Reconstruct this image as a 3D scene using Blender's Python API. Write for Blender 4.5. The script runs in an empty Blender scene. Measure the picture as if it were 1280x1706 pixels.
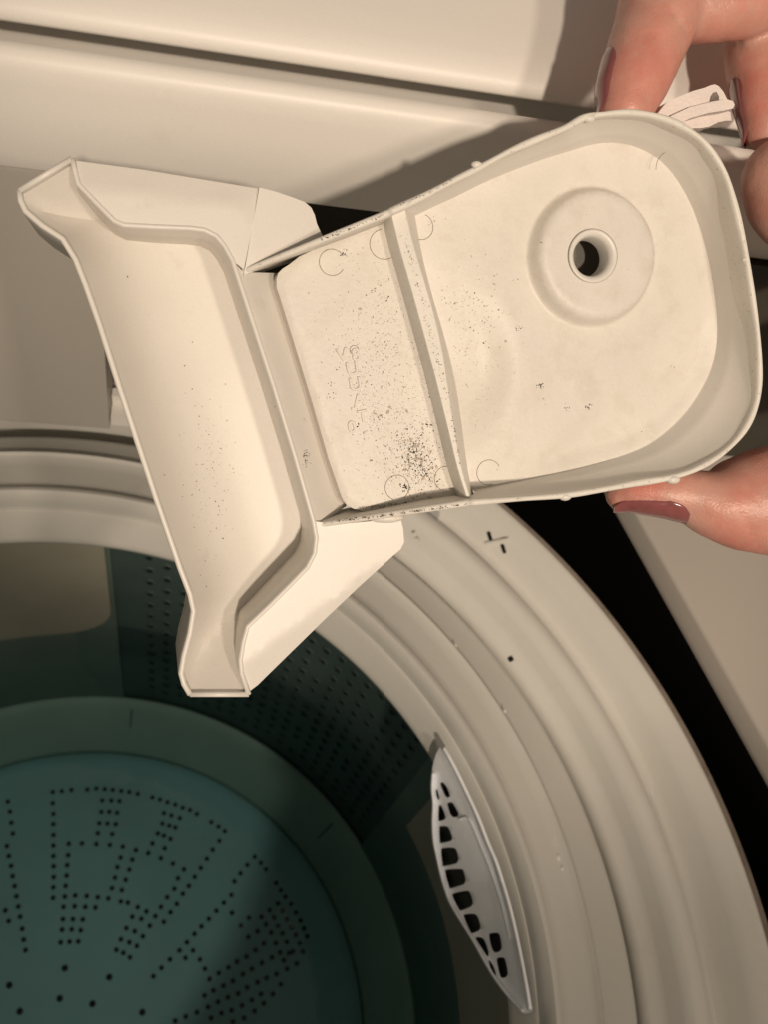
import bpy, bmesh, math, random
from mathutils import Vector, Matrix, noise
from mathutils.geometry import delaunay_2d_cdt
random.seed(7)
rnd = random.Random(11)
scene = bpy.context.scene
COL = scene.collection

# ------------------------------------------------------------------ camera
F = 1600.0                       # focal length in pixels of the 1280x1706 photograph
N_ = Vector((-.2313, .6144, 1.)).normalized()
C0 = Vector((-0.13100531, 0.16578239, 0.32301422))
XV = Vector((8700, 492, 1600.)).normalized()
XV = (XV - N_ * XV.dot(N_)).normalized()
ZV = -N_
YV = ZV.cross(XV)
M = Matrix((XV, YV, ZV))         # camera (right, down, forward) -> world
CAM = M @ (-C0)
AX = M @ Vector((1, 0, 0)); AY = M @ Vector((0, -1, 0)); AZ = M @ Vector((0, 0, -1))

cd = bpy.data.cameras.new('camera')
cam = bpy.data.objects.new('camera', cd); COL.objects.link(cam)
R = Matrix((AX, AY, AZ)).transposed().to_4x4()
cam.matrix_world = Matrix.Translation(CAM) @ R
cd.sensor_fit = 'VERTICAL'; cd.sensor_height = 36.0
cd.lens = F * 36 / 1706
cd.clip_start = .01; cd.clip_end = 50
cd.dof.use_dof = True; cd.dof.focus_distance = .25; cd.dof.aperture_fstop = 20
scene.camera = cam

# ------------------------------------------------------------------ light
w = bpy.data.worlds.new('World'); scene.world = w; w.use_nodes = True
bg = w.node_tree.nodes['Background']
bg.inputs[0].default_value = (1.0, .86, .69, 1); bg.inputs[1].default_value = .18
def lamp(name, dirc, dist, power, size, color):
    l = bpy.data.lights.new(name, 'POINT'); l.energy = power; l.shadow_soft_size = size; l.color = color
    o = bpy.data.objects.new(name, l); COL.objects.link(o)
    o.location = CAM + M @ Vector((.02, -.03, .2)) + (M @ Vector(dirc)).normalized() * dist
    return o
EB, EA = 82., 8.0
lamp('wall_lamp', (.44, .25, -.86), .8, EA, .03, (1.0, .825, .655))
# key lamp from above; narrow cone added in place of the camera holder's shadow
LB = Vector((.18, .31, -.93)).normalized()
sl_ = bpy.data.lights.new('key_spot', 'SPOT'); sl_.energy = EB; sl_.shadow_soft_size = .032; sl_.color = (1.0, .825, .655)
sl_.spot_size = math.radians(15); sl_.spot_blend = .6
so = bpy.data.objects.new('key_spot', sl_); COL.objects.link(so)
tgt = CAM + M @ Vector((.110, .045, 0)); so.location = tgt + (M @ LB) * 1.5
so.rotation_euler = (tgt - so.location).to_track_quat('-Z', 'Y').to_euler()
scene.view_settings.view_transform = 'Standard'; scene.view_settings.look = 'None'
scene.view_settings.exposure = 0.0; scene.view_settings.gamma = 1.0

# ------------------------------------------------------------------ placing helpers
def ray(px, py): return M @ Vector(((px - 640) / F, (py - 853) / F, 1.))
def onz(px, py, z):
    d = ray(px, py); return CAM + d * ((z - CAM.z) / d.z)
def ony(px, py, y):
    d = ray(px, py); return CAM + d * ((y - CAM.y) / d.y)
def Wp(px, py, d): return CAM + ray(px, py) * d
KS = 1.28                        # factor scaling the hand and cover about the camera, to shift their shadows
def Hp(px, py, d): return Wp(px, py, d * KS)

# ------------------------------------------------------------------ materials
def mat(name, color, rough=.4, spec=.5, var=.05, vscale=30, bump=.0, bscale=400, metallic=0,
        sss=0, dirt=None, coat=0, ssr=(1, .3, .15), space='Object'):
    m = bpy.data.materials.new(name); m.use_nodes = True
    nt = m.node_tree; n = nt.nodes; L = nt.links; p = n['Principled BSDF']
    p.inputs['Roughness'].default_value = rough; p.inputs['Metallic'].default_value = metallic
    p.inputs['Specular IOR Level'].default_value = spec
    p.inputs['Coat Weight'].default_value = coat
    tc = n.new('ShaderNodeTexCoord')
    nz = n.new('ShaderNodeTexNoise'); nz.inputs['Scale'].default_value = vscale; nz.inputs['Detail'].default_value = 6
    L.new(tc.outputs[space], nz.inputs['Vector'])
    mr = n.new('ShaderNodeMapRange'); mr.inputs[1].default_value = .25; mr.inputs[2].default_value = .75
    mr.inputs[3].default_value = 1 - var; mr.inputs[4].default_value = 1 + var
    L.new(nz.outputs['Fac'], mr.inputs[0])
    mx = n.new('ShaderNodeVectorMath'); mx.operation = 'SCALE'
    mx.inputs[0].default_value = color
    L.new(mr.outputs[0], mx.inputs['Scale'])
    out = mx.outputs[0]
    # second, fine grain
    ng = n.new('ShaderNodeTexNoise'); ng.inputs['Scale'].default_value = 2500; ng.inputs['Detail'].default_value = 1
    L.new(tc.outputs[space], ng.inputs['Vector'])
    mg = n.new('ShaderNodeMapRange'); mg.inputs[3].default_value = 1 - .05; mg.inputs[4].default_value = 1 + .05
    L.new(ng.outputs['Fac'], mg.inputs[0])
    m2 = n.new('ShaderNodeVectorMath'); m2.operation = 'SCALE'
    L.new(out, m2.inputs[0]); L.new(mg.outputs[0], m2.inputs['Scale']); out = m2.outputs[0]
    if dirt:
        col2, sc, lo, hi, amt = dirt
        nd = n.new('ShaderNodeTexNoise'); nd.inputs['Scale'].default_value = sc; nd.inputs['Detail'].default_value = 9
        nd.inputs['Roughness'].default_value = .65
        L.new(tc.outputs[space], nd.inputs['Vector'])
        md = n.new('ShaderNodeMapRange'); md.inputs[1].default_value = lo; md.inputs[2].default_value = hi
        md.inputs[4].default_value = amt; L.new(nd.outputs['Fac'], md.inputs[0])
        mi = n.new('ShaderNodeMix'); mi.data_type = 'RGBA'
        L.new(md.outputs[0], mi.inputs[0]); L.new(out, mi.inputs[6]); mi.inputs[7].default_value = (*col2, 1)
        out = mi.outputs[2]
    L.new(out, p.inputs['Base Color'])
    if bump:
        nb = n.new('ShaderNodeTexNoise'); nb.inputs['Scale'].default_value = bscale; nb.inputs['Detail'].default_value = 4
        L.new(tc.outputs[space], nb.inputs['Vector'])
        b = n.new('ShaderNodeBump'); b.inputs['Strength'].default_value = bump; b.inputs['Distance'].default_value = .0004
        L.new(nb.outputs['Fac'], b.inputs['Height']); L.new(b.outputs[0], p.inputs['Normal'])
    if sss:
        p.inputs['Subsurface Weight'].default_value = sss
        p.inputs['Subsurface Radius'].default_value = ssr
        p.inputs['Subsurface Scale'].default_value = .004
    return m
STAIN = (.30, .22, .14)
m_cover = mat('cream_plastic', (.72, .69, .64), .38, .45, .03, 60, .05, 900, dirt=(STAIN, 160, .62, .85, .22))
m_coverin = mat('cream_plastic_stained', (.71, .675, .62), .45, .4, .04, 90, .2, 900, dirt=((.40, .31, .20), 170, .50, .74, .20))
m_rimdirt = mat('cream_plastic_grimy_edge', (.74, .71, .65), .45, .4, .06, 120, .25, 700, dirt=((.22, .15, .09), 1300, .60, .68, .6))
m_mould = mat('black_mould', (.055, .038, .028), .8, .2, .4, 900)
m_mould2 = mat('brown_grime', (.17, .12, .08), .8, .2, .3, 900)
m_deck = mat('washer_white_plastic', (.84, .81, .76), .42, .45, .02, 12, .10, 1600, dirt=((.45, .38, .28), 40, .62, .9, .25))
m_tub = mat('grey_white_tub_plastic', (.66, .65, .605), .34, .45, .05, 22, .25, 300, dirt=((.36, .31, .23), 55, .60, .85, .25))
m_ring = mat('balance_ring_plastic', (.55, .545, .505), .33, .45, .04, 20, .2, 260, dirt=((.40, .33, .23), 70, .60, .85, .25))
m_grey = mat('grey_rim', (.26, .22, .18), .6, .3, .25, 60, .4, 300, dirt=((.08, .06, .05), 60, .45, .7, .7))
m_black = mat('black_void', (.004, .004, .004), .9, .05, .1)  # darkness of the unlit cabinet gap is put into this colour
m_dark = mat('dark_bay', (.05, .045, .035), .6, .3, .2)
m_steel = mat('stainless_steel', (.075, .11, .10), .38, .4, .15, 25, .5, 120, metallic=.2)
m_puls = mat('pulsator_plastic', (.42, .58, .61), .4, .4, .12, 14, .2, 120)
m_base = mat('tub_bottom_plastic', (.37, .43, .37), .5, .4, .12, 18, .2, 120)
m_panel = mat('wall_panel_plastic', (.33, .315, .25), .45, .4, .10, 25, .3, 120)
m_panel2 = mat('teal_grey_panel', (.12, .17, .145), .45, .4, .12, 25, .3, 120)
m_hole = mat('hole_dark', (.012, .016, .016), .8, .1, .1)  # shade inside holes and slots put into colour; also used for seams
m_filter = mat('white_filter_plastic', (.90, .93, .97), .30, .6, .03, 60, .3, 400)
m_skin = mat('skin', (.60, .335, .27), .38, .45, .10, 160, .35, 1500, sss=.35, dirt=((.60, .17, .13), 48, .42, .66, .6))
m_nail = mat('mauve_nail', (.25, .075, .075), .18, .6, .12, 300, .05, 900, coat=.6)
m_nailtip = mat('pale_nail_edge', (.62, .45, .38), .25, .5, .05, 300)
m_clip = mat('pinkish_white_plastic', (.78, .70, .66), .5, .4, .06, 300, .6, 1500, dirt=((.42, .32, .28), 1500, .6, .8, .3))

# ------------------------------------------------------------------ object helpers
def tag(o, label=None, cat=None, group=None, kind=None):
    if label: o['label'] = label
    if cat: o['category'] = cat
    if group: o['group'] = group
    if kind: o['kind'] = kind
    return o
def empty(name, mw):
    o = bpy.data.objects.new(name, None); COL.objects.link(o); o.matrix_world = mw
    o.empty_display_size = .02
    return o
def mesh(name, verts, faces, m, parent=None, smooth=True, local=False, kind=None, angle=None):
    """verts in world space unless local=True (then in the root's own frame)."""
    me = bpy.data.meshes.new(name)
    root = parent
    while root is not None and root.parent is not None: root = root.parent
    if root is not None and not local:
        inv = root.matrix_world.inverted(); verts = [inv @ Vector(v) for v in verts]
    me.from_pydata([tuple(v) for v in verts], [], faces)
    bm = bmesh.new(); bm.from_mesh(me)
    bmesh.ops.remove_doubles(bm, verts=bm.verts, dist=1e-6)
    bmesh.ops.recalc_face_normals(bm, faces=bm.faces)
    bm.to_mesh(me); bm.free()
    if smooth:
        if angle: me.shade_smooth(); me.set_sharp_from_angle(angle=math.radians(angle))
        else: me.shade_smooth()
    me.materials.append(m)
    o = bpy.data.objects.new(name, me); COL.objects.link(o)
    if parent: o.parent = parent
    if kind: o['kind'] = kind
    return o
def cr(pts, n=8, closed=False):
    """Catmull-Rom through points (any dimension)."""
    P = [tuple(p) for p in pts]; out = []; N = len(P)
    rng = range(N if closed else N - 1)
    for i in rng:
        if closed: a, b, c, d = P[i - 1], P[i], P[(i + 1) % N], P[(i + 2) % N]
        else: a, b, c, d = P[max(i - 1, 0)], P[i], P[i + 1], P[min(i + 2, N - 1)]
        for k in range(n):
            t = k / n
            out.append(tuple(.5 * (2 * b[j] + (c[j] - a[j]) * t + (2 * a[j] - 5 * b[j] + 4 * c[j] - d[j]) * t * t
                             + (3 * b[j] - a[j] - 3 * c[j] + d[j]) * t ** 3) for j in range(len(b))))
    if not closed: out.append(P[-1])
    return out
def inside(p, poly):
    x, y = p; c = False; j = len(poly) - 1
    for i in range(len(poly)):
        a, b = poly[i], poly[j]
        if (a[1] > y) != (b[1] > y) and x < (b[0] - a[0]) * (y - a[1]) / (b[1] - a[1]) + a[0]: c = not c
        j = i
    return c
def segdist(p, a, b):
    ax, ay = a; dx, dy = b[0] - ax, b[1] - ay; l = dx * dx + dy * dy
    t = 0 if l == 0 else max(0, min(1, ((p[0] - ax) * dx + (p[1] - ay) * dy) / l))
    return math.hypot(p[0] - ax - dx * t, p[1] - ay - dy * t)
def pdist(p, line, closed=False):
    d = min(segdist(p, line[i], line[i + 1]) for i in range(len(line) - 1))
    if closed: d = min(d, segdist(p, line[-1], line[0]))
    return d
def fill(poly, holes=(), step=None, jig=0, extra=()):
    """constrained triangulation of a polygon with holes and an interior grid"""
    vs = [Vector(p) for p in poly]; n = len(vs); edges = [(i, (i + 1) % n) for i in range(n)]
    for h in holes:
        k = len(vs); vs += [Vector(p) for p in h]; m_ = len(h)
        edges += [(k + i, k + (i + 1) % m_) for i in range(m_)]
    if step:
        xs = [p[0] for p in poly]; ys = [p[1] for p in poly]
        y = min(ys) + step / 2; r = 0
        while y < max(ys):
            x = min(xs) + step / 2 + (step / 2 if r % 2 else 0)
            while x < max(xs):
                q = (x, y)
                if inside(q, poly) and pdist(q, poly, True) > step * .45 and \
                   not any(inside(q, h) or pdist(q, h, True) < step * .3 for h in holes):
                    vs.append(Vector(q))
                x += step
            y += step * .87; r += 1
    vs += [Vector(e) for e in extra]
    V, E_, Fc, *_ = delaunay_2d_cdt(vs, edges, [], 0, 1e-9)
    out = []
    for f in Fc:
        c = sum((V[i] for i in f), Vector((0, 0))) / len(f)
        if inside(c, poly) and not any(inside(c, h) for h in holes): out.append(tuple(f))
    return [tuple(v) for v in V], out
def slab(poly, holes=(), top=lambda x, y: 0, bottom=lambda x, y: -.001, step=None, P=None):
    """closed plate between two height fields; P maps (x, y, h) to 3D"""
    V, Fc = fill(poly, holes, step)
    n = len(V); P = P or (lambda x, y, h: (x, y, h))
    vs = [P(x, y, top(x, y)) for x, y in V] + [P(x, y, bottom(x, y)) for x, y in V]
    fs = list(Fc) + [tuple(n + i for i in reversed(f)) for f in Fc]
    cnt = {}
    for f in Fc:
        for i in range(len(f)):
            e = (f[i], f[(i + 1) % len(f)]); cnt[e] = 1
    for (a, b) in list(cnt):
        if (b, a) not in cnt: fs.append((b, a, n + a, n + b))
    return vs, fs
def normals2(line, closed):
    out = []; N = len(line)
    for i in range(N):
        a = line[i - 1] if (i or closed) else line[i]
        b = line[(i + 1) % N] if (i < N - 1 or closed) else line[i]
        d = Vector((b[0] - a[0], b[1] - a[1]))
        d = d.normalized() if d.length > 0 else Vector((1, 0))
        out.append((-d.y, d.x))
    return out
def ribbon(line, section, closed=False, P=None):
    """sweep a closed cross section [(offset, h)] along a 2D line; section may be a function of the index"""
    nr = normals2(line, closed); vs = []; fs = []; N = len(line); K = None
    for i in range(N):
        s = section(i / (N - 1)) if callable(section) else section; K = len(s)
        for o, h in s:
            x, y = line[i][0] + nr[i][0] * o, line[i][1] + nr[i][1] * o
            vs.append(P(x, y, h) if P else (x, y, h))
    for i in range(N if closed else N - 1):
        j = (i + 1) % N
        for k in range(K):
            l = (k + 1) % K; fs.append((i * K + k, i * K + l, j * K + l, j * K + k))
    if not closed:
        fs.append(tuple(range(K))); fs.append(tuple((N - 1) * K + k for k in reversed(range(K))))
    return vs, fs
def rnd_sec(w0, top, bot, r=.3):
    """upright wall with a rounded top, width w0"""
    a = w0 / 2
    return [(-a, bot), (-a, top - a * .9), (-a * .8, top - a * .35), (-a * .35, top), (a * .35, top), (a * .8, top - a * .35), (a, top - a * .9), (a, bot)]
def join(*parts):
    vs = []; fs = []
    for v, f in parts:
        k = len(vs); vs += list(v); fs += [tuple(i + k for i in q) for q in f]
    return vs, fs
def ico(c, r, sub=2, sc=(1, 1, 1), R3=None):
    bm = bmesh.new(); bmesh.ops.create_icosphere(bm, subdivisions=sub, radius=1)
    vs = []
    for v in bm.verts:
        q = Vector((v.co.x * r * sc[0], v.co.y * r * sc[1], v.co.z * r * sc[2]))
        if R3: q = R3 @ q
        vs.append(Vector(c) + q)
    fs = [tuple(v.index for v in f.verts) for f in bm.faces]; bm.free()
    return vs, fs

# ================================================================== WASHING MACHINE
washer = empty('washing_machine', Matrix.Translation((0, 0, -.33)))
tag(washer, 'open top loading washing machine with cream plastic rim and stainless steel tub behind the hand', 'washing machine')

def rf(a, b, c, lo=-180):       # ring radius as a function of direction (centre shifts fitted to ring edge pixels in the image)
    return lambda t: a + b * math.cos(t) + c * math.sin(t)
RB = rf(.1802, .0005, -.0012); RC = rf(.1905, -.0005, -.0010); RD = rf(.2105, -.0020, .0010)
RE = rf(.2262, .0006, .0006); RG = rf(.2745, -.0012, -.0030); RA = rf(.1796, -.0004, -.0014); RA2 = rf(.2070, -.0008, -.0008)
NS = 240
def revolve(profile, n=NS, a0=0, a1=2 * math.pi):
    """profile: list of (radius function or number, z or function)"""
    closed = abs(a1 - a0 - 2 * math.pi) < 1e-6
    vs = []; fs = []; K = len(profile); N = n if closed else n + 1
    for i in range(N):
        t = a0 + (a1 - a0) * i / n
        for r, z in profile:
            rr = r(t) if callable(r) else r; zz = z(t) if callable(z) else z
            vs.append((rr * math.cos(t), rr * math.sin(t), zz))
    for i in range(n):
        j = (i + 1) % N
        for k in range(K - 1): fs.append((i * K + k, j * K + k, j * K + k + 1, i * K + k + 1))
    return vs, fs
def off(f, d): return lambda t: f(t) + d
def lerp(f, g, u): return lambda t: f(t) * (1 - u) + g(t) * u

# balance ring: mouth, bead, shelf, thin outer lip
prof = [(.207, -.012), (lambda t: RB(t) + .012, -.009), (off(RB, .003), -.006), (off(RB, .0005), -.003), (RB, 0), (off(RB, .001), .0018),
        (off(RC, -.0050), .0135), (off(RC, -.0038), .0150), (off(RC, -.0032), .0149), (off(RC, -.0026), .0185), (off(RC, -.0016), .0226), (off(RC, -.0002), .0242), (off(RC, .0014), .0240),
        (off(RC, .0028), .0222), (off(RC, .0042), .0205), (off(RC, .007), .0198), (lerp(RC, RD, .7), .0188), (off(RD, -.0018), .0184), (off(RD, -.0010), .0190), (RD, .0196),
        (off(RD, .0009), .0190), (off(RD, .0013), .0172), (off(RD, .004), .0150), (off(RE, -.004), .0128), (off(RE, -.0018), .0120), (off(RE, -.0006), .0095), (off(RE, -.0006), -.02)]
v, f = revolve(prof)
ring = mesh('balance_ring', v, f, m_ring, washer, angle=50)
def REC(t):
    d = (math.degrees(t) + 360) % 360
    u = max(0., min(1., (d - 62) / 22.)) * max(0., min(1., (150 - d) / 20.))
    return RE(t) + .0105 * u * u * (3 - 2 * u)
# tub cover with its ridges out to the grey rim
def zc(base, amp=0): return lambda t: base + amp * math.sin(2 * t + .4)
prof = [(off(REC, .0008), -.02), (off(REC, .0008), .0085), (off(REC, .0018), .0118), (off(REC, .0036), .0132), (lerp(REC, RG, .14), .0138), (lerp(REC, RG, .19), .0165), (lerp(REC, RG, .24), .0215),
        (lerp(REC, RG, .30), .0248), (lerp(REC, RG, .37), .0252), (lerp(REC, RG, .45), zc(.0225, .002)), (lerp(REC, RG, .53), zc(.0160, .002)), (lerp(REC, RG, .60), zc(.0140, .002)), (lerp(REC, RG, .68), .0172),
        (lerp(REC, RG, .76), .0245), (lerp(REC, RG, .86), .0275), (lerp(REC, RG, .95), .0290), (off(RG, -.0008), .0296), (off(RG, .0004), .0290), (off(RG, .0008), .0270), (off(RG, .0008), .018)]
v, f = revolve(prof)
cover_ring = mesh('tub_cover', v, f, m_tub, washer, angle=55)
v, f = revolve([(off(RG, .0009), .019), (off(RG, .0035), .0215), (off(RG, .0068), .0225), (off(RG, .0078), .0200), (off(RG, .0080), -.10)])
mesh('outer_rim', v, f, m_grey, washer, angle=50)
# cross shaped slot and screw hole on the cover
from mathutils.bvhtree import BVHTree
_cb = BVHTree.FromPolygons([v.co + washer.matrix_world.translation for v in cover_ring.data.vertices], [tuple(p.vertices) for p in cover_ring.data.polygons])
def on_cover(px, py):
    return _cb.ray_cast(CAM, ray(px, py).normalized())[0]
def decal_disc(px, py, z, r, name, m, parent, sx=1, sy=1, rot=0, h=.0006):
    c = onz(px, py, z); V = []; n = 20
    for k in range(n):
        a = 2 * math.pi * k / n; x, y = r * sx * math.cos(a), r * sy * math.sin(a)
        V.append((c.x + x * math.cos(rot) - y * math.sin(rot), c.y + x * math.sin(rot) + y * math.cos(rot), z))
    V2 = [(p[0], p[1], z - h) for p in V]
    return mesh(name, V + V2, [tuple(range(n))] + [(i, (i + 1) % n, n + (i + 1) % n, n + i) for i in range(n)], m, parent, smooth=False)
def boxw(c, ux, uy, hx, hy, z0, z1):
    ux = Vector((*ux, 0)).normalized(); uy = Vector((*uy, 0)).normalized(); vs = []
    for z in (z0, z1):
        for a, b in ((-1, -1), (1, -1), (1, 1), (-1, 1)):
            q = Vector((c[0], c[1], 0)) + ux * hx * a + uy * hy * b; vs.append((q.x, q.y, z))
    return vs, [(0, 1, 2, 3), (4, 5, 6, 7), (0, 1, 5, 4), (1, 2, 6, 5), (2, 3, 7, 6), (3, 0, 4, 7)]
ca = on_cover(808, 916); cb = on_cover(850, 884)
ud = (cb - ca); ud = Vector((ud.x, ud.y, 0)).normalized(); perp = (-ud.y, ud.x)
def obox(px, py, ang, hx, hy, lo, hi):
    """small box standing on the sloping cover, turned by ang about the surface normal"""
    loc, nn, _, _ = _cb.ray_cast(CAM, ray(px, py).normalized()); nn = nn if nn.z > 0 else -nn
    ux = ud - nn * ud.dot(nn); ux.normalize(); uy = nn.cross(ux)
    ux, uy = ux * math.cos(ang) + uy * math.sin(ang), uy * math.cos(ang) - ux * math.sin(ang)
    vs = [loc + ux * hx * a_ + uy * hy * b_ + nn * z for z in (lo, hi) for a_, b_ in ((-1, -.7), (-.7, -1), (.7, -1), (1, -.7), (1, .7), (.7, 1), (-.7, 1), (-1, .7))]
    return vs, [tuple(range(8)), tuple(range(8, 16))] + [(i, (i + 1) % 8, 8 + (i + 1) % 8, 8 + i) for i in range(8)]
for px_, py_ in ((817, 893), (840, 914)):
    mesh('drain_slot', *obox(px_, py_, math.pi / 2, .0022, .0009, -.002, .00025), m_hole, cover_ring, smooth=False)
mesh('slot_rib', *obox(829, 901, 0, .0056, .0006, -.002, .0011), m_tub, cover_ring, smooth=False)
mesh('screw_hole', *obox(852, 1098, 0, .0011, .0011, -.002, .0003), m_hole, cover_ring, smooth=False)
c_ = on_cover(712, 852); decal_disc(712, 852, c_.z + .0006, .0062, 'round_boss', mat('boss_grey', (.42, .42, .42), .35), cover_ring, h=.006)
dr = []
for px, py, r_, z in ((925, 1408, 3.5, .0183), (931, 1428, 4.5, .0185), (938, 1446, 3, .0187), (962, 1480, 4, .0187), (968, 1498, 5, .0187), (974, 1520, 3.5, .0187), (928, 1468, 3, .018), (951, 1540, 2.5, .018), (760, 1075, 3, .0187), (842, 1184, 3, .0185), (700, 900, 2.5, .0225), (692, 888, 3, .022), (648, 972, 3, .0187), (925, 1395, 2.5, .0183), (980, 1540, 3, .0188)):
    dr.append(ico(onz(px, py, z), r_ / F * .35, 2, (1, 1.5, .45)))
mesh('water_drop', *join(*dr), mat('water_drop', (.66, .66, .60), .05, .8, .02), ring, kind='stuff')
# inner wall of the tub
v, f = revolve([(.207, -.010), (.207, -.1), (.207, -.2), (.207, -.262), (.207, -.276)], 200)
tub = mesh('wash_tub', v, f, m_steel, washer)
hv = []
def wall_disc(t, z, r, R_=.2066, asp=1.0):
    V = []; n = 8
    for k in range(n):
        a = 2 * math.pi * k / n
        tt = t + r * math.cos(a) / R_; V.append((R_ * math.cos(tt), R_ * math.sin(tt), z + r * asp * math.sin(a)))
    return V, [tuple(range(n))]
def wall_dimple(t, z, r):
    # pressed dimple: dark cup with a raised lip
    V = []; fs = []; n = 8
    for ring_, (rr, dR) in enumerate(((r * 1.55, 0.0), (r * 1.25, -.0007), (r * .95, -.0006))):
        for k in range(n):
            a = 2 * math.pi * k / n; Rr = .2069 + dR; tt = t + rr * math.cos(a) / .207
            V.append((Rr * math.cos(tt), Rr * math.sin(tt), z + rr * math.sin(a)))
    for q in range(2):
        for k in range(n): fs.append((q * n + k, q * n + (k + 1) % n, (q + 1) * n + (k + 1) % n, (q + 1) * n + k))
    return V, fs
holes = []; lips = []
for c in range(46):
    t = math.radians(80.5 - c * 2.55 * 1.0)
    if t < math.radians(34): break
    lo = {0: 0, 1: 4}.get(c, 2 if c % 3 else 0)
    z = -.030 - .0085 * lo
    k = 0
    while z > -.245:
        zz = z
        if not (c % 4 == 3 and k % 3 == 1):
            holes.append(wall_disc(t, zz, .0020)); lips.append(wall_dimple(t, zz, .0020))
        z -= .0138; k += 1
mesh('drain_hole', *join(*holes), m_hole, tub, smooth=False, kind='stuff')
mesh('pressed_dimple', *join(*lips), m_steel, tub, kind='stuff')
# smooth plastic panels on the tub wall (left and right) that hold the lint filters
def wall_panel(t0, t1, z0, z1, R_, rc, name, m, par, corner='low0', th=.004):
    # rectangle in (arc, z) with one rounded lower corner, wrapped on the cylinder
    a0, a1 = t0 * R_, t1 * R_
    poly = []
    n = 10
    poly.append((a0, z1))
    for k in range(n + 1):
        a = math.pi + math.pi / 2 * k / n
        poly.append((a0 + rc + rc * math.cos(a), z0 + rc + rc * math.sin(a)))
    m1 = 14
    for k in range(1, m1 + 1): poly.append((a0 + rc + (a1 - a0 - rc) * k / m1, z0))
    for k in range(1, m1 + 1): poly.append((a1 - (a1 - a0) * k / m1 * .999, z1)) if k < m1 else None
    V, Fs = slab(poly, (), lambda x, y: 0, lambda x, y: th, .008,
                 lambda x, y, h: ((R_ + h) * math.cos(x / R_), (R_ + h) * math.sin(x / R_), y))
    return mesh(name, V, Fs, m, par, angle=40)
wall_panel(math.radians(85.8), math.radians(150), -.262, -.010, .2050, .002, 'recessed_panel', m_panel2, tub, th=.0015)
wall_panel(math.radians(86.3), math.radians(150), -.150, -.009, .2015, .034, 'filter_mount', m_panel, tub, th=.0030)
# right hand mount (mirrored: build from high to low angle)
def wall_panel_r(t0, t1, z0, z1, R_, name, m, par, th):
    poly = []; n = 16
    A0, A1 = t0 * R_, t1 * R_
    for k in range(n + 1): poly.append((A0 + (A1 - A0) * k / n, z0))
    for k in range(n + 1): poly.append((A1 + (A0 - A1) * k / n, z1))
    V, Fs = slab(poly, (), lambda x, y: 0, lambda x, y: th, .008,
                 lambda x, y, h: ((R_ + h) * math.cos(x / R_), (R_ + h) * math.sin(x / R_), y))
    return mesh(name, V, Fs, m, par, angle=40)
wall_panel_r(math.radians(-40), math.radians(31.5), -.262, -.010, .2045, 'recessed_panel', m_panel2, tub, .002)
wall_panel_r(math.radians(-30), math.radians(27), -.135, -.009, .1985, 'filter_mount', m_panel, tub, .0055)

# bottom: dark groove, sloping base ring, pulsator
v, f = revolve([(.2068, -.275), (.2062, -.2625), (.2052, -.2610), (.2030, -.2612), (.1990, -.2655), (lambda t: RA(t) + .0012, -.2940), (off(RA, .0007), -.2952), (off(RA, .0006), -.31)], 200)
f = f
base = mesh('tub_base', v, f, m_base, washer, angle=45)
def seam(t):
    V = []
    for r0 in (.1818, .1988):
        zz = -.2940 + (r0 - .1808) / (.1990 - .1808) * .0285 + .0010
        for s in (-1, 1):
            tt = t + s * .0004 / r0; V.append((r0 * math.cos(tt), r0 * math.sin(tt), zz))
    return V, [(0, 1, 3, 2)]
for a_ in (84, 38, -5): mesh('base_seam', *seam(math.radians(a_)), m_hole, base, smooth=False)
def pz(r): return -.2955 + .010 * (1 - (r / .18) ** 2)
prof = [(off(RA, -.0002), -.31), (off(RA, -.0002), -.2975), (off(RA, -.0015), -.2955)] + [(r, pz(r)) for r in (.17, .15, .13, .11, .09, .07, .05, .03, .01, .0005)]
v, f = revolve(prof, 160)
puls = mesh('pulsator', v, f, m_puls, washer, angle=50)
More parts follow.
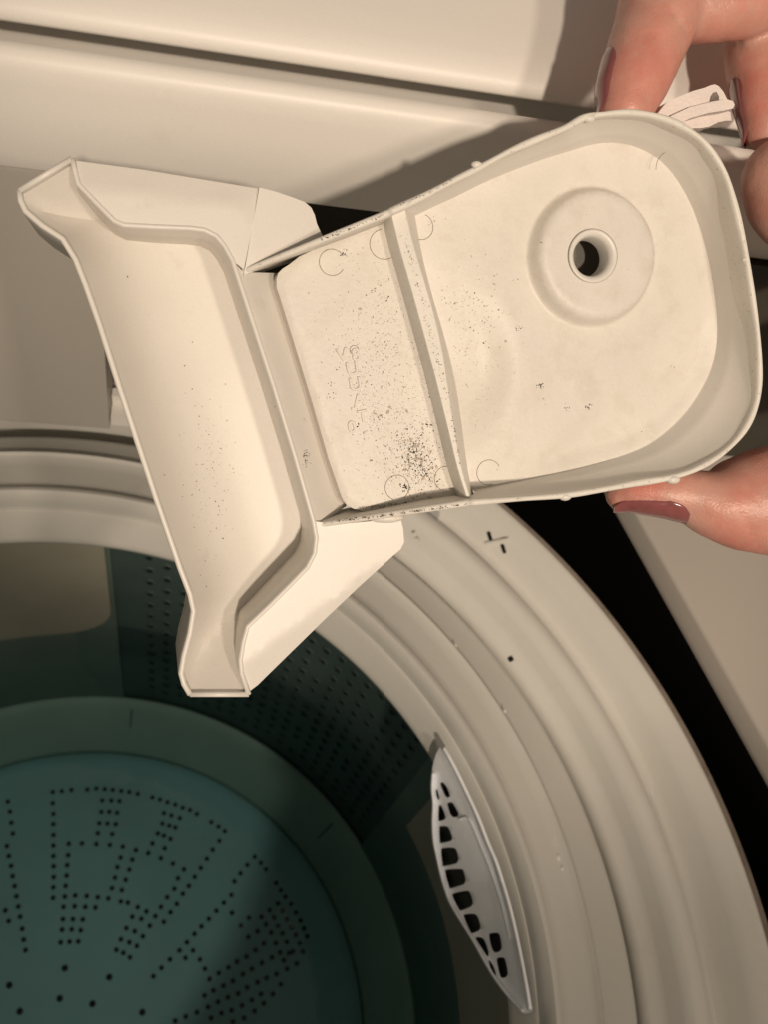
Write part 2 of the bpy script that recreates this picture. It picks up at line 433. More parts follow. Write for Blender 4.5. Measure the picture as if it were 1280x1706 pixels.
raw = '''175,240 205,237 237,233 290,232 320,228 348,230 375,233 403,236 430,240 458,246 507,258 532,265 557,274 583,282 608,292 632,300 655,313 703,340 727,355 748,370
175,277 177,313 177,347 177,383 177,418 177,453 178,487 178,523 177,557 176,592 228,412 272,411 320,413 365,416 408,422 452,433 226,450 223,483 221,518 218,552 215,588
340,268 370,268 397,270 337,306 363,306 389,309 330,344 357,345 385,347 325,377 373,380 401,458 440,465 390,490 430,498 382,525 418,532 372,560 405,566 360,594 402,604 425,608
250,584 288,586 325,590 211,622 248,620 283,622 317,624 209,663 242,663 275,664 206,698 238,697 268,700 201,740 231,738 260,737 458,623 487,637
545,310 570,318 598,327 540,345 563,352 583,358 525,378 545,385 567,396 507,411 548,427 493,443 535,460 575,478 612,497 592,527 628,552 580,562 608,578 556,590 588,612 535,622 567,640 517,653 545,672 440,655 470,662 498,685 420,693 448,703 475,720 402,730 430,740 455,752 387,765 410,775 432,790
730,402 708,432 688,462 668,492 648,522 848,455 823,482 800,510 780,537 770,582 745,608 720,635 695,662 670,687 647,712 622,740 597,767 565,797 537,825 510,853 642,767 617,792 665,797 682,828 697,862
868,475 885,497 919,542 935,566 950,588 968,612 985,640 1000,667 1012,693 1023,720 1008,770 988,810 955,828 925,610 940,635 955,663 970,690 985,715 998,743 975,770 897,633 912,657 925,685 940,710 955,738 962,775 870,655 885,680 902,707 918,742 932,773 945,800 828,658 802,684 857,703 826,722 878,743 850,765 905,790 872,808 820,787 788,804 838,828 808,846 760,824 728,842 920,845 887,858 857,873 822,890 775,868 743,884 710,900 680,917 935,880 908,912 878,943 847,968 812,992 868,912 838,932 805,950 770,966 737,976 702,992 792,910 758,923 725,938 692,955 655,973 618,987 583,1002 775,1005 772,642
25,272 32,305 37,342 42,378 22,420 28,453 36,486 41,520 48,553 54,587 60,621 66,655 73,695 78,731 84,766 17,634 28,669 215,826 363,856 30,883 198,927 307,945 65,970 473,973'''
ph = []
def surf_disc(px, py, r):
    p = onz(px, py, -.292); rr = math.hypot(p.x, p.y)
    p = onz(px, py, pz(rr)); n = 9; z = pz(math.hypot(p.x, p.y)) + .0005; V = [(p.x + r * math.cos(6.283 * k / n), p.y + r * math.sin(6.283 * k / n), z) for k in range(n)]
    V += [(a, b, z - .004) for a, b, _ in V]
    return V, [tuple(range(n))] + [(i, (i + 1) % n, n + (i + 1) % n, n + i) for i in range(n)]
for s in raw.split():
    x, y = map(float, s.split(','))
    big = (x, y) in ((215, 826), (363, 856), (30, 883), (198, 927), (307, 945), (65, 970), (473, 973))
    ph.append(surf_disc(x / 2, 1200 + y / 2, .0020 if big else .00155))
mesh('pulsator_hole', *join(*ph), m_hole, puls, smooth=False, kind='stuff')

# ---- rear housing: vertical face with an open drawer bay, deck, lid
ZB = .042
yf = onz(90, 711, ZB).y
ZT = .200; yt = yf + .010
def yface(z): return yf + (z - ZB) / (ZT - ZB) * .010
xb0 = ony(178, 650, yf + .002).x
x0, x1 = -.35, .55
def extr(prof, xa, xb, cap=True):
    n = len(prof); vs = [(xa, y, z) for y, z in prof] + [(xb, y, z) for y, z in prof]
    fs = [(i, i + 1, n + i + 1, n + i) for i in range(n - 1)]
    if cap: fs += [tuple(range(n)), tuple(n + i for i in reversed(range(n)))]
    return vs, fs
yg = onz(100, 72, ZT + .0045).y
zl = ony(560, 346, yf + .008).z
# left part of the face, beside the open drawer bay
m_bay = mat('drawer_front_shaded', (.50, .47, .425), .45, .4, .02, 12, .1, 1600)  # greyer than the deck: the cover's shadow is partly put into this colour
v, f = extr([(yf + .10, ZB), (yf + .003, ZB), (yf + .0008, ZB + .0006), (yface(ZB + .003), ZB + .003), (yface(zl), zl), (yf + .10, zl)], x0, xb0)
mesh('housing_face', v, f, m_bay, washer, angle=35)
# upper face, rounded crease, narrow deck and step down under the lid, one moulding
v, f = extr([(yface(zl) + .003, zl - .0002), (yface(zl) + .0006, zl), (yface(zl + .001), zl + .0008), (yface(ZT - .012), ZT - .012), (yface(ZT - .005), ZT - .005), (yt + .0003, ZT - .001), (yt + .0012, ZT + .0012), (yt + .0026, ZT + .0026), (yt + .0045, ZT + .0032),
             (yt + .0065, ZT + .0030), (yg - .0045, ZT + .0022), (yg - .0025, ZT + .0014), (yg - .0012, ZT - .0010), (yg - .0004, ZT - .009), (yg + .06, ZT - .012), (yg + .06, zl - .0002)], x0, x1)
mesh('rear_deck', v, f, m_deck, washer, angle=60)
# drawer bay interior
def boxc(a, b):
    (xa, ya, za), (xb, yb, zb) = a, b
    vs = [(xa, ya, za), (xb, ya, za), (xb, yb, za), (xa, yb, za), (xa, ya, zb), (xb, ya, zb), (xb, yb, zb), (xa, yb, zb)]
    return vs, [(0, 1, 2, 3), (4, 5, 6, 7), (0, 1, 5, 4), (1, 2, 6, 5), (2, 3, 7, 6), (3, 0, 4, 7)]
xb1 = xb0 + .16
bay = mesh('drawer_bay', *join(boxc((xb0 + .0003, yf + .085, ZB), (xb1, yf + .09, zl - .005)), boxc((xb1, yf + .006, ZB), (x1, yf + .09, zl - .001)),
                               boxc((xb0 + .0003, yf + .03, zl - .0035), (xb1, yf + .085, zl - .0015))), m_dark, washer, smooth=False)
mesh('bay_floor', *join(boxc((xb0 + .0004, yf + .003, ZB + .0002), (xb1, yf + .084, ZB + .006)), boxc((xb0 + .0004, yf + .010, ZB + .0062), (xb1, yf + .014, ZB + .011))), m_deck, bay, smooth=False)
mesh('bay_rib', *join(boxc((xb0 + .0004, yf + .020, ZB + .007), (xb0 + .0040, yf + .083, zl - .02)), boxc((xb0 + .010, yf + .06, ZB + .007), (xb0 + .014, yf + .083, zl - .05))),
     mat('bay_grey', (.30, .27, .23), .5), bay, smooth=False)
# lid above the gap
ZL = ZT + .0065; yl = onz(100, 50, ZL + .001).y
v, f = extr([(yl + .05, ZL), (yl + .003, ZL), (yl + .0008, ZL + .0006), (yl, ZL + .0020), (yl + .0004, ZL + .0038), (yl + .0018, ZL + .0058), (yl + .0045, ZL + .0076), (yl + .009, ZL + .0092), (yl + .018, ZL + .0112), (yl + .05, ZL + .017),
             (yl + .30, ZL + .055), (yl + .30, ZL + .03)], x0, x1)
mesh('lid', v, f, m_deck, washer, angle=60)
# right side of the cabinet top and the black gap beside the tub
ZP = .050
e0 = onz(1070, 870, ZP); e1 = onz(1280, 1240, ZP); dv = (e1 - e0)
a = e0 - dv * .9; b = e1 + dv * 2.2
nrm = Vector((-dv.y, dv.x, 0)).normalized()
if nrm.x < 0: nrm = -nrm
pp = [a, b, b + nrm * .5, a + nrm * .25]
secs = []
def pv(p, o, z): q = p + nrm * o; return (q.x, q.y, z)
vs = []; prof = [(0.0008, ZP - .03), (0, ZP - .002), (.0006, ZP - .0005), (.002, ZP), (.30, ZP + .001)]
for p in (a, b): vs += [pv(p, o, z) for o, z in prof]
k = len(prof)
mesh('cabinet_top', vs, [(i, i + 1, k + i + 1, k + i) for i in range(k - 1)], mat('cabinet_shaded', (.50, .465, .42), .4, .4, .02, 12, .1, 1600), washer, angle=50)  # deck colour darkened: the shade on this side is put into the colour
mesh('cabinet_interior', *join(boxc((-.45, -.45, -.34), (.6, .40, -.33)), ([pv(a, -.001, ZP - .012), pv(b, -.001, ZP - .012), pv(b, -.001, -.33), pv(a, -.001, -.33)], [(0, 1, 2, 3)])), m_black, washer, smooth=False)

# water
WZ = -.147
v, f = revolve([(.0001, WZ), (.05, WZ), (.12, WZ), (.2061, WZ), (.2061, -.325), (.0001, -.325)], 96)
water = mesh('water', v, f, m_hole, None)
wm = bpy.data.materials.new('wash_water'); wm.use_nodes = True; nt = wm.node_tree; nt.nodes.clear()
o_ = nt.nodes.new('ShaderNodeOutputMaterial'); tr = nt.nodes.new('ShaderNodeBsdfTransparent'); gl = nt.nodes.new('ShaderNodeBsdfGlossy')
gl.inputs['Roughness'].default_value = .06; fr = nt.nodes.new('ShaderNodeFresnel'); fr.inputs[0].default_value = 1.33
mx = nt.nodes.new('ShaderNodeMixShader'); va = nt.nodes.new('ShaderNodeVolumeAbsorption')
va.inputs[0].default_value = (.16, .60, .62, 1); va.inputs[1].default_value = 3.6
nb = nt.nodes.new('ShaderNodeTexNoise'); nb.inputs['Scale'].default_value = 22; bp = nt.nodes.new('ShaderNodeBump'); bp.inputs['Strength'].default_value = .25; bp.inputs['Distance'].default_value = .002
nt.links.new(nb.outputs[0], bp.inputs['Height']); nt.links.new(bp.outputs[0], gl.inputs['Normal'])
ge = nt.nodes.new('ShaderNodeNewGeometry'); su = nt.nodes.new('ShaderNodeMath'); su.operation = 'SUBTRACT'; su.inputs[0].default_value = 1
mu = nt.nodes.new('ShaderNodeMath'); mu.operation = 'MULTIPLY'
nt.links.new(ge.outputs['Backfacing'], su.inputs[1]); nt.links.new(su.outputs[0], mu.inputs[0]); nt.links.new(fr.outputs[0], mu.inputs[1]); nt.links.new(mu.outputs[0], mx.inputs[0]); nt.links.new(tr.outputs[0], mx.inputs[1]); nt.links.new(gl.outputs[0], mx.inputs[2])
nt.links.new(mx.outputs[0], o_.inputs[0]); nt.links.new(va.outputs[0], o_.inputs[1])
water.data.materials[0] = wm; tag(water, 'teal tinted wash water filling the lower tub', kind='structure')

# ================================================================== LINT FILTER
def fz(x, y):      # px coordinates -> height; the right edge meets the mouth, the left edge bows down into the tub
    ry = [(1243, 745), (1262, 752), (1320, 781), (1403, 816), (1470, 842), (1544, 861), (1640, 880), (1690, 892)]
    for i in range(len(ry) - 1):
        if y <= ry[i + 1][0] or i == len(ry) - 2:
            t = (y - ry[i][0]) / (ry[i + 1][0] - ry[i][0]); xr = ry[i][1] + t * (ry[i + 1][1] - ry[i][1]); break
    s = max(0, (xr - x)) / 100.
    return .018 - .034 * s - .006 * s * s
fc = onz(790, 1450, -.02)
lint = empty('lint_filter', Matrix.Translation(fc))
tag(lint, 'white almond shaped plastic lint filter with a row of dark slots at the tub mouth', 'lint filter')
FP = lambda x, y, h: onz(x, y, fz(x, y) + h)
def z2(l): return [(560 + a / 3.125, 1160 + b / 3.125) for a, b in l]
fo = z2([(550, 260), (520, 310), (500, 400), (497, 480), (505, 560), (500, 650), (505, 750), (525, 850), (540, 930), (560, 1000), (585, 1070), (620, 1130), (665, 1200), (720, 1290), (775, 1390), (830, 1480), (900, 1570), (970, 1645),
         (1000, 1650), (1025, 1640), (1020, 1590), (1000, 1480), (975, 1350), (940, 1200), (912, 1080), (880, 970), (843, 860), (800, 760), (750, 630), (690, 500), (640, 400), (600, 320), (575, 275)])
fh = [[(545, 455), (560, 450), (580, 475), (595, 515), (590, 525), (575, 525), (562, 500)], [(522, 490), (528, 484), (535, 505), (540, 535), (532, 537), (524, 515)],
      [(582, 558), (605, 552), (622, 575), (640, 610), (636, 625), (615, 630), (598, 615), (588, 585)], [(537, 575), (548, 568), (562, 595), (572, 625), (568, 642), (540, 650), (535, 640)],
      [(540, 685), (548, 676), (578, 677), (592, 692), (607, 735), (602, 750), (590, 756), (548, 765), (542, 755)],
      [(549, 805), (560, 790), (610, 788), (628, 800), (640, 840), (636, 862), (622, 872), (562, 885), (556, 872)],
      [(570, 915), (580, 902), (648, 898), (665, 908), (677, 950), (674, 970), (660, 982), (600, 1000), (590, 990)],
      [(608, 1040), (618, 1025), (680, 1012), (700, 1022), (714, 1065), (712, 1085), (700, 1097), (655, 1115), (640, 1105)],
      [(668, 1148), (676, 1135), (718, 1132), (738, 1145), (754, 1190), (753, 1210), (742, 1222), (715, 1232), (702, 1225)],
      [(730, 1262), (736, 1254), (762, 1256), (778, 1275), (796, 1325), (795, 1350), (788, 1353), (770, 1325)],
      [(800, 1245), (810, 1233), (842, 1231), (856, 1245), (865, 1295), (862, 1318), (845, 1332), (825, 1330), (810, 1300)],
      [(797, 1380), (804, 1377), (822, 1405), (835, 1445), (830, 1452), (812, 1425)],
      [(840, 1370), (850, 1360), (874, 1360), (885, 1375), (896, 1430), (893, 1455), (875, 1466), (860, 1460), (848, 1420)]]
fh = [cr(z2(h), 3, True) for h in fh]
fo_s = cr(fo, 3, True)
V, Fs = slab(fo_s, fh, lambda x, y: .0, lambda x, y: -.0022, 7, FP)
frame = mesh('filter_frame', V, Fs, m_filter, lint, angle=40)
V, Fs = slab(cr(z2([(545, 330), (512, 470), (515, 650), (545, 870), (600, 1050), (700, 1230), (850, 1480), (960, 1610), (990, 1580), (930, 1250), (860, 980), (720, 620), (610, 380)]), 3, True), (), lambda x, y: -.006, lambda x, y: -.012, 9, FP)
mesh('dark_slot_backing', V, Fs, mat('slot_shade', (.02, .022, .018), .8), lint)  # dark sheet added under the slots, standing in for their shaded inside
# raised rims: along the tub side edge and the slotted edge
rp = cr(z2([(560, 268), (590, 320), (632, 400), (680, 500), (740, 630), (790, 760), (833, 860), (868, 970), (902, 1085), (930, 1200), (962, 1350), (990, 1500), (1010, 1630)]), 5)
def prib(line, w, h, b=-.001): 
    return ribbon(line, [(-w, b), (-w * .9, h * .7), (-w * .4, h), (w * .4, h), (w * .9, h * .7), (w, b)], False, FP)
mesh('rim', *prib(rp, 4.2, .0040), m_filter, lint)
lp = cr(z2([(505, 400), (501, 480), (508, 560), (505, 650), (510, 750), (530, 850), (548, 930), (568, 1000), (592, 1065), (628, 1130), (672, 1200), (727, 1290), (782, 1390), (838, 1480), (908, 1570), (975, 1640)]), 5)
mesh('rim', *prib(lp, 2.6, .0034), m_filter, lint)
ip = cr(z2([(640, 640), (685, 632), (715, 680), (760, 790), (800, 890), (850, 1040), (880, 1150), (905, 1260)]), 6)
mesh('raised_edge', *prib(ip, 1.4, .0012), m_filter, lint)

# ================================================================== HELD DISPENSER COVER
D0 = .190                                             # distance of the cover's middle from the camera before scaling about the camera
IN = Vector((.24, .12, -1)).normalized()              # it is turned a little to the right and down
IU = Vector((1, 0, 0)); IU = (IU - IN * IU.dot(IN)).normalized(); IV = IN.cross(IU)
P0 = Vector(((700 - 640) / F * D0, (600 - 853) / F * D0, D0))
org = Hp(700, 600, D0)
item = empty('dispenser_cover', Matrix.Translation(org) @ Matrix((M @ IU, M @ IV, M @ IN)).transposed().to_4x4() @ Matrix.Scale(KS, 4))
tag(item, 'cream plastic detergent dispenser cover speckled with black mould, held in the fingers', 'dispenser cover')
def Q(px, py, h=0.0):
    r = Vector(((px - 640) / F, (py - 853) / F, 1.)); p = r * ((P0.dot(IN) + h) / r.dot(IN)) - P0
    return (p.dot(IU), p.dot(IV))
def Qs(l, h=0.0): return [Q(a, b, h) for a, b in l]
def IM(name, vf, m, parent=item, **k): return mesh(name, vf[0], vf[1], m, parent, local=True, **k)
MM = .001
# ---------- trough
LW = [(31, 318), (34, 336), (42, 352), (70, 376), (104, 398), (125, 432), (142, 475), (165, 540), (200, 650), (262, 838), (300, 948), (316, 990), (322, 1018), (316, 1055), (306, 1092), (301, 1122), (306, 1140), (316, 1157)]
RW = [(120, 264), (124, 285), (130, 307), (160, 338), (190, 368), (206, 375), (260, 378), (315, 380), (340, 383), (360, 393), (374, 410), (387, 434), (420, 535), (455, 642), (490, 756), (522, 868), (527, 896), (524, 922), (512, 945), (486, 972), (450, 1008), (412, 1044), (405, 1070), (400, 1100), (402, 1122), (414, 1157)]
LWq = Qs(LW); RWq = Qs(RW)
tpoly = LWq + RWq[::-1]
endA = (LWq[0], RWq[0]); endB = (LWq[-1], RWq[-1])
FD = .0160
def trough_h(x, y):
    p = (x, y); dl = pdist(p, LWq); a = segdist(p, *endA); b = segdist(p, *endB)
    h = -FD * (1 - math.exp(-(dl / .0060) ** 1.15))
    h = max(h, -FD)
    ea = -a * 1.5; eb = -b * 1.0
    return max(h, ea, eb) - .0006
V, Fs = fill(tpoly, (), .0014)
trough = IM('trough', ([(x, y, trough_h(x, y)) for x, y in V] + [(x, y, trough_h(x, y) - .0014) for x, y in V], Fs + [tuple(len(V) + i for i in reversed(q)) for q in Fs]), m_cover, angle=35)
IM('trough_wall', ribbon(LWq, rnd_sec(.0011, .0004, -.0235)), m_cover, trough)
IM('trough_wall', ribbon(RWq, rnd_sec(.0010, .0004, -.0225)), m_cover, trough)
IM('end_wall', ribbon([endA[0], endA[1]], rnd_sec(.0011, .0004, -.018)), m_cover, trough)
IM('end_wall', ribbon([endB[0], endB[1]], rnd_sec(.0011, .0004, -.018)), m_cover, trough)
# ---------- upper and lower flanges (folded along a fine crease)
def foldh(line, drop, side=1, base=0.0):
    a, b = line; L_ = math.hypot(b[0] - a[0], b[1] - a[1])
    def h(x, y):
        s = ((b[0] - a[0]) * (y - a[1]) - (b[1] - a[1]) * (x - a[0])) / L_ * side
        return base - (s * drop + .00025 if s > 0 else 0)
    return h
UF = [(120, 264), (180, 272), (240, 280), (300, 290), (360, 300), (432, 312), (420, 378), (406, 449), (395, 440), (387, 434), (374, 410), (360, 393), (340, 383), (315, 380), (260, 378), (206, 375), (190, 368), (160, 338), (130, 307), (124, 285)]
cl = (Q(138, 303), Q(330, 330)); hU = foldh(cl, .55, 1)
sd = 1 if ((cl[1][0] - cl[0][0]) * (Q(250, 270)[1] - cl[0][1]) - (cl[1][1] - cl[0][1]) * (Q(250, 270)[0] - cl[0][0])) > 0 else -1
hU = foldh(cl, .30, sd)
IM('upper_flange', slab(Qs(UF), (), hU, lambda x, y: hU(x, y) - .0014, .0016), m_cover, angle=28)
UP = [(432, 312), (460, 318), (490, 327), (510, 334), (521, 343), (527, 355), (531, 370), (542, 392), (505, 411), (465, 431), (406, 458), (420, 378)]
ul = (Q(432, 312), Q(406, 449))
hUP = lambda x, y: -.0002 - segdist((x, y), *ul) * .16
IM('upper_web', slab(Qs(UP), (), hUP, lambda x, y: hUP(x, y) - .0014, .0018), m_cover, angle=30)
LF = [(522, 868), (560, 874), (620, 868), (668, 864), (672, 880), (674, 903), (668, 915), (655, 926), (600, 977), (540, 1035), (480, 1095), (430, 1145), (414, 1157), (402, 1122), (400, 1100), (405, 1070), (412, 1044), (450, 1008), (486, 972), (512, 945), (524, 922), (527, 896)]
cl2 = (Q(404, 1119), Q(640, 945))
t_ = Q(540, 1035); sd2 = 1 if ((cl2[1][0] - cl2[0][0]) * (t_[1] - cl2[0][1]) - (cl2[1][1] - cl2[0][1]) * (t_[0] - cl2[0][0])) > 0 else -1
hL = foldh(cl2, .25, sd2)
IM('lower_flange', slab(Qs(LF), (), hL, lambda x, y: hL(x, y) - .0014, .0016), m_cover, angle=28)
# ---------- sloping strip between trough and plate
ST = [(387, 434), (406, 452), (470, 446), (480, 500), (520, 640), (560, 770), (590, 850), (540, 872), (522, 868), (490, 756), (455, 642), (420, 535)]
rl = [Q(387, 434), Q(455, 642), Q(522, 868)]
def hS(x, y): return -.0002 - .00 - max(0, pdist((x, y), rl) - .0003) * .95
IM('sloping_strip', slab(Qs(ST), (), hS, lambda x, y: hS(x, y) - .0015, .0013), m_cover, angle=30)
# ---------- plate
HP = -.0015
PL = cr([(461, 470), (463, 455), (472, 446), (490, 438), (560, 410), (640, 378), (662, 372), (700, 500), (740, 660), (778, 826), (760, 834), (690, 841), (600, 847), (585, 846), (572, 836), (566, 820), (548, 765), (520, 668), (490, 570)], 4, True)
PLq = Qs([(461, 478), (461, 464), (464, 454), (471, 447), (482, 440), (500, 426), (560, 399), (640, 364), (668, 356), (700, 490), (740, 650), (784, 838), (700, 850), (640, 855), (606, 852), (590, 848), (579, 842), (572, 833), (567, 820), (548, 765), (520, 668), (490, 570), (470, 506)], HP)
plate = IM('stained_plate', slab(PLq, (), lambda x, y: HP - .0005 * math.exp(-pdist((x, y), PLq, True) / .0004), lambda x, y: HP - .010, .0013), m_coverin, angle=50)
# back sheet under strip/plate/tray so nothing is open
IM('backing', slab(Qs([(430, 452), (560, 415), (700, 360), (840, 300), (1000, 245), (1150, 270), (1215, 420), (1220, 600), (1150, 730), (1000, 775), (800, 830), (560, 850)], 0), (), lambda x, y: -.0150, lambda x, y: -.0160), m_cover, smooth=False)
# ---------- tray
HR = .008; HF = -.0045
rim_px = [(652, 352), (700, 330), (760, 299), (800, 279), (850, 252), (900, 230), (945, 212), (978, 194), (1010, 189), (1050, 186), (1090, 191), (1130, 204), (1165, 226), (1190, 252), (1212, 290), (1228, 340), (1242, 400), (1254, 470), (1264, 540), (1269, 600), (1268, 650), (1258, 690), (1238, 725), (1205, 757), (1165, 781), (1120, 796), (1060, 806), (1000, 817), (940, 826), (860, 832), (784, 838)]
base_px = [(668, 372), (712, 350), (762, 327), (806, 305), (856, 284), (905, 266), (950, 252), (988, 241), (1018, 238), (1046, 241), (1072, 250), (1096, 264), (1118, 285), (1138, 314), (1156, 350), (1172, 396), (1184, 445), (1192, 495), (1196, 540), (1194, 580), (1184, 618), (1166, 654), (1142, 688), (1112, 718), (1078, 742), (1040, 758), (1000, 770), (955, 782), (905, 793), (850, 804), (790, 816)]
rimc = cr(Qs(rim_px, HR), 5); basec = cr(Qs(base_px, HF), 5)
NR = len(rimc)
# inner wall loft with a fillet to the floor
levels = [(0, HR - .0004), (.22, HR * .52), (.45, .0018), (.66, .0002), (.84, -.0010), (.95, HF + .00035), (1.0, HF)]
vs = []
for i in range(NR):
    a_, b_ = rimc[i], basec[i]
    for u, h in levels: vs.append((a_[0] + (b_[0] - a_[0]) * u, a_[1] + (b_[1] - a_[1]) * u, h))
K = len(levels)
fs = [(i * K + k, (i + 1) * K + k, (i + 1) * K + k + 1, i * K + k + 1) for i in range(NR - 1) for k in range(K - 1)]
tray = IM('tray_wall', (vs, fs), m_cover, item)
# orientation of normal for the rim: outward offset sign
n0 = normals2(rimc, False); cx = Q(980, 500, HR)
sgn = 1 if (rimc[60][0] + n0[60][0] * .001 - cx[0]) ** 2 + (rimc[60][1] + n0[60][1] * .001 - cx[1]) ** 2 > (rimc[60][0] - cx[0]) ** 2 + (rimc[60][1] - cx[1]) ** 2 else -1
def rs(u):
    wob = .00006 * math.sin(u * 90) + .00005 * math.sin(u * 37 + 1)
    a_ = .00062 + wob
    s = [(-a_, HR - .0009), (-a_ * .9, HR - .0003), (-a_ * .4, HR), (a_ * .5, HR), (a_ * .95, HR - .0004), (a_ * 1.1, HR - .001), (a_ * 1.1, -.006), (-a_ * .6 + .0002, -.006)]
    return [(o * sgn, h) for o, h in s]
IM('tray_rim', ribbon(rimc, rs), m_rimdirt, tray)
lo_ = [int(NR * .33), int(NR * .62)]
IM('outer_lip', ribbon(rimc[lo_[0]:lo_[1]], [(sgn * .0006, .002), (sgn * .0019, .0016), (sgn * .0022, .0008), (sgn * .0016, -.002), (sgn * .0004, -.002)]), mat('tan_lip', (.60, .46, .34), .5, var=.15, vscale=500, bump=.5), tray)
# floor
bc = Q(986, 429, HF); BR = 111 / F * (.2 - HF); HB = -.0008
def sst(a, b, x):
    t = max(0, min(1, (x - a) / (b - a))); return t * t * (3 - 2 * t)
dvl = Qs([(680, 360), (708, 490), (742, 620), (765, 740), (788, 838)], HF)
basec_c = basec[::3] + [basec[-1]]
def tray_h(x, y):
    h = HF; eb = sst(0, .004, pdist((x, y), basec_c))
    # shallow basin beside the divider ending in a soft crescent
    e = math.hypot((x - Q(690, 600, HF)[0]) / 1.15, (y - Q(0, 610, HF)[1]) * .78) / (1 / F * .2)
    h -= .0026 * (1 - sst(105, 160, e)) * eb * math.exp(-((y - Q(0, 610, HF)[1]) / .0145) ** 2)
    # low shoulder at the lower right
    q = Q(0, 0, HF)
    u = (x - Q(1060, 620, HF)[0]) * .62 - (y - Q(1060, 620, HF)[1]) * .78
    h -= .0008 * sst(-.001, .0035, u) * eb
    d = math.hypot(x - bc[0], y - bc[1])
    if d < BR + .0012:
        h = h + (HB - h) * (1 - sst(BR - .0019, BR + .0003, d))
    return h
fl_poly = basec + Qs([(776, 815), (756, 740), (730, 620), (696, 490), (664, 356)], HF)
def circ(c, r, n=48, ph=0): return [(c[0] + r * math.cos(2 * math.pi * k / n + ph), c[1] + r * math.sin(2 * math.pi * k / n + ph)) for k in range(n)]
hc = Q(988, 427, HB); HRr = 40.5 / F * .2
ex = []
for rr in (BR - .0013, BR - .0009, BR - .0006, BR - .0003, BR, BR + .0003, BR + .0008): ex += circ(bc, rr, 110)
ex = [e for e in ex if inside(e, fl_poly) and pdist(e, fl_poly, True) > .0004]
V, Fs = fill(fl_poly, [circ(hc, HRr, 48)], .0013, extra=ex)
floor_ = IM('tray_floor', ([(x, y, tray_h(x, y)) for x, y in V], Fs), m_coverin, tray)
# hole: countersunk ring and tube
secs = [(HRr, HB), (HRr + .0004, HB + .0004), (HRr - .0001, HB + .00055), (HRr - .0008, HB + .0001), (HRr - .0012, HB - .0009), (HRr - .0013, HB - .0045)]
vs = []; n = 48
for r_, h in secs: vs += [(x, y, h) for x, y in circ(hc, r_, n)]
fs = [(k * n + i, k * n + (i + 1) % n, (k + 1) * n + (i + 1) % n, (k + 1) * n + i) for k in range(len(secs) - 1) for i in range(n)]
IM('hole_collar', (vs, fs), m_cover, floor_)
cp = circ(hc, HRr + .004, 32); k_ = HB - .0125
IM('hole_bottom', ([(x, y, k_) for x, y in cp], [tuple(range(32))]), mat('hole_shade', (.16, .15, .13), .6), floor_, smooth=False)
# nubs on the rim
for (px, py, r_) in ((797, 273, 9), (985, 196, 10), (1246, 432, 6), (1125, 799, 13), (945, 828, 11), (1115, 196, 6)):
    x, y = Q(px, py, HR)
    IM('rim_nub', ico((x, y, HR - .0007), r_ / F * .2, 2, (1.0, .62, .7)), m_cover, tray)
# ---------- divider
HD = .0052
dl_ = cr(Qs([(650, 352), (664, 410), (684, 480), (704, 552), (724, 626), (744, 706), (762, 780), (780, 836)], HD), 6)
dr_ = cr(Qs([(690, 353), (702, 420), (718, 488), (738, 560), (755, 630), (768, 706), (779, 780), (790, 838)], HF + .0006), 6)
nD = len(dl_); vs = []
for i in range(nD):
    (lx, ly), (rx, ry) = dl_[i], dr_[i]
    t1 = .0022 * (1 - sst(.0, 1.0, i / (nD - 1))) + .0007 + .0010 * math.exp(-((i / nD - .45) / .22) ** 2)
    dx, dy = rx - lx, ry - ly; L_ = math.hypot(dx, dy) or 1
    ux, uy = (.97, .24)
    vs += [(lx, ly, HP - .002), (lx, ly, HD - .0004), (lx + ux * .0002, ly + uy * .0002, HD), (lx + ux * t1, ly + uy * t1, HD), (lx + ux * (t1 + .0003), ly + uy * (t1 + .0003), HD - .0004),
           (lx + ux * t1 + (rx - lx - ux * t1) * .55, ly + uy * t1 + (ry - ly - uy * t1) * .55, HD - .0045), (rx, ry, HF + .0007), (rx + ux * .0012, ry + uy * .0012, HF - .0022), (lx, ly, HF - .004)]
K = 9
fs = [(i * K + k, (i + 1) * K + k, (i + 1) * K + (k + 1) % K, i * K + (k + 1) % K) for i in range(nD - 1) for k in range(K)] + [tuple(range(K)), tuple((nD - 1) * K + k for k in reversed(range(K)))]
IM('divider', (vs, fs), m_rimdirt, item, angle=50)
# ---------- gusset walls above and below the plate
def gus(u): 
    t = -.0008 + (HR + .0008) * min(1, u * 1.3) ** .8
    return rnd_sec(.0010 + .0004 * u, t, HP - .0095)
g1 = [Q(404 + (652 - 404) * u, 452 + (353 - 452) * u, -.0008 + (HR + .0008) * min(1, u * 1.3) ** .8 if u else -.0008) for u in [i / 30 for i in range(31)]]
IM('gusset_wall', ribbon(g1, gus), m_rimdirt, item)
g2 = [Q(526 + (784 - 526) * u, 876 + (838 - 876) * u, -.0008 + (HR + .0008) * min(1, u * 1.3) ** .8 if u else -.0008) for u in [i / 30 for i in range(31)]]
IM('gusset_wall', ribbon(g2, gus), m_rimdirt, item)
IM('rim_nub', ico((*Q(648, 864, .003), .001), .0032, 2, (1.2, .35, .8)), m_rimdirt, item)
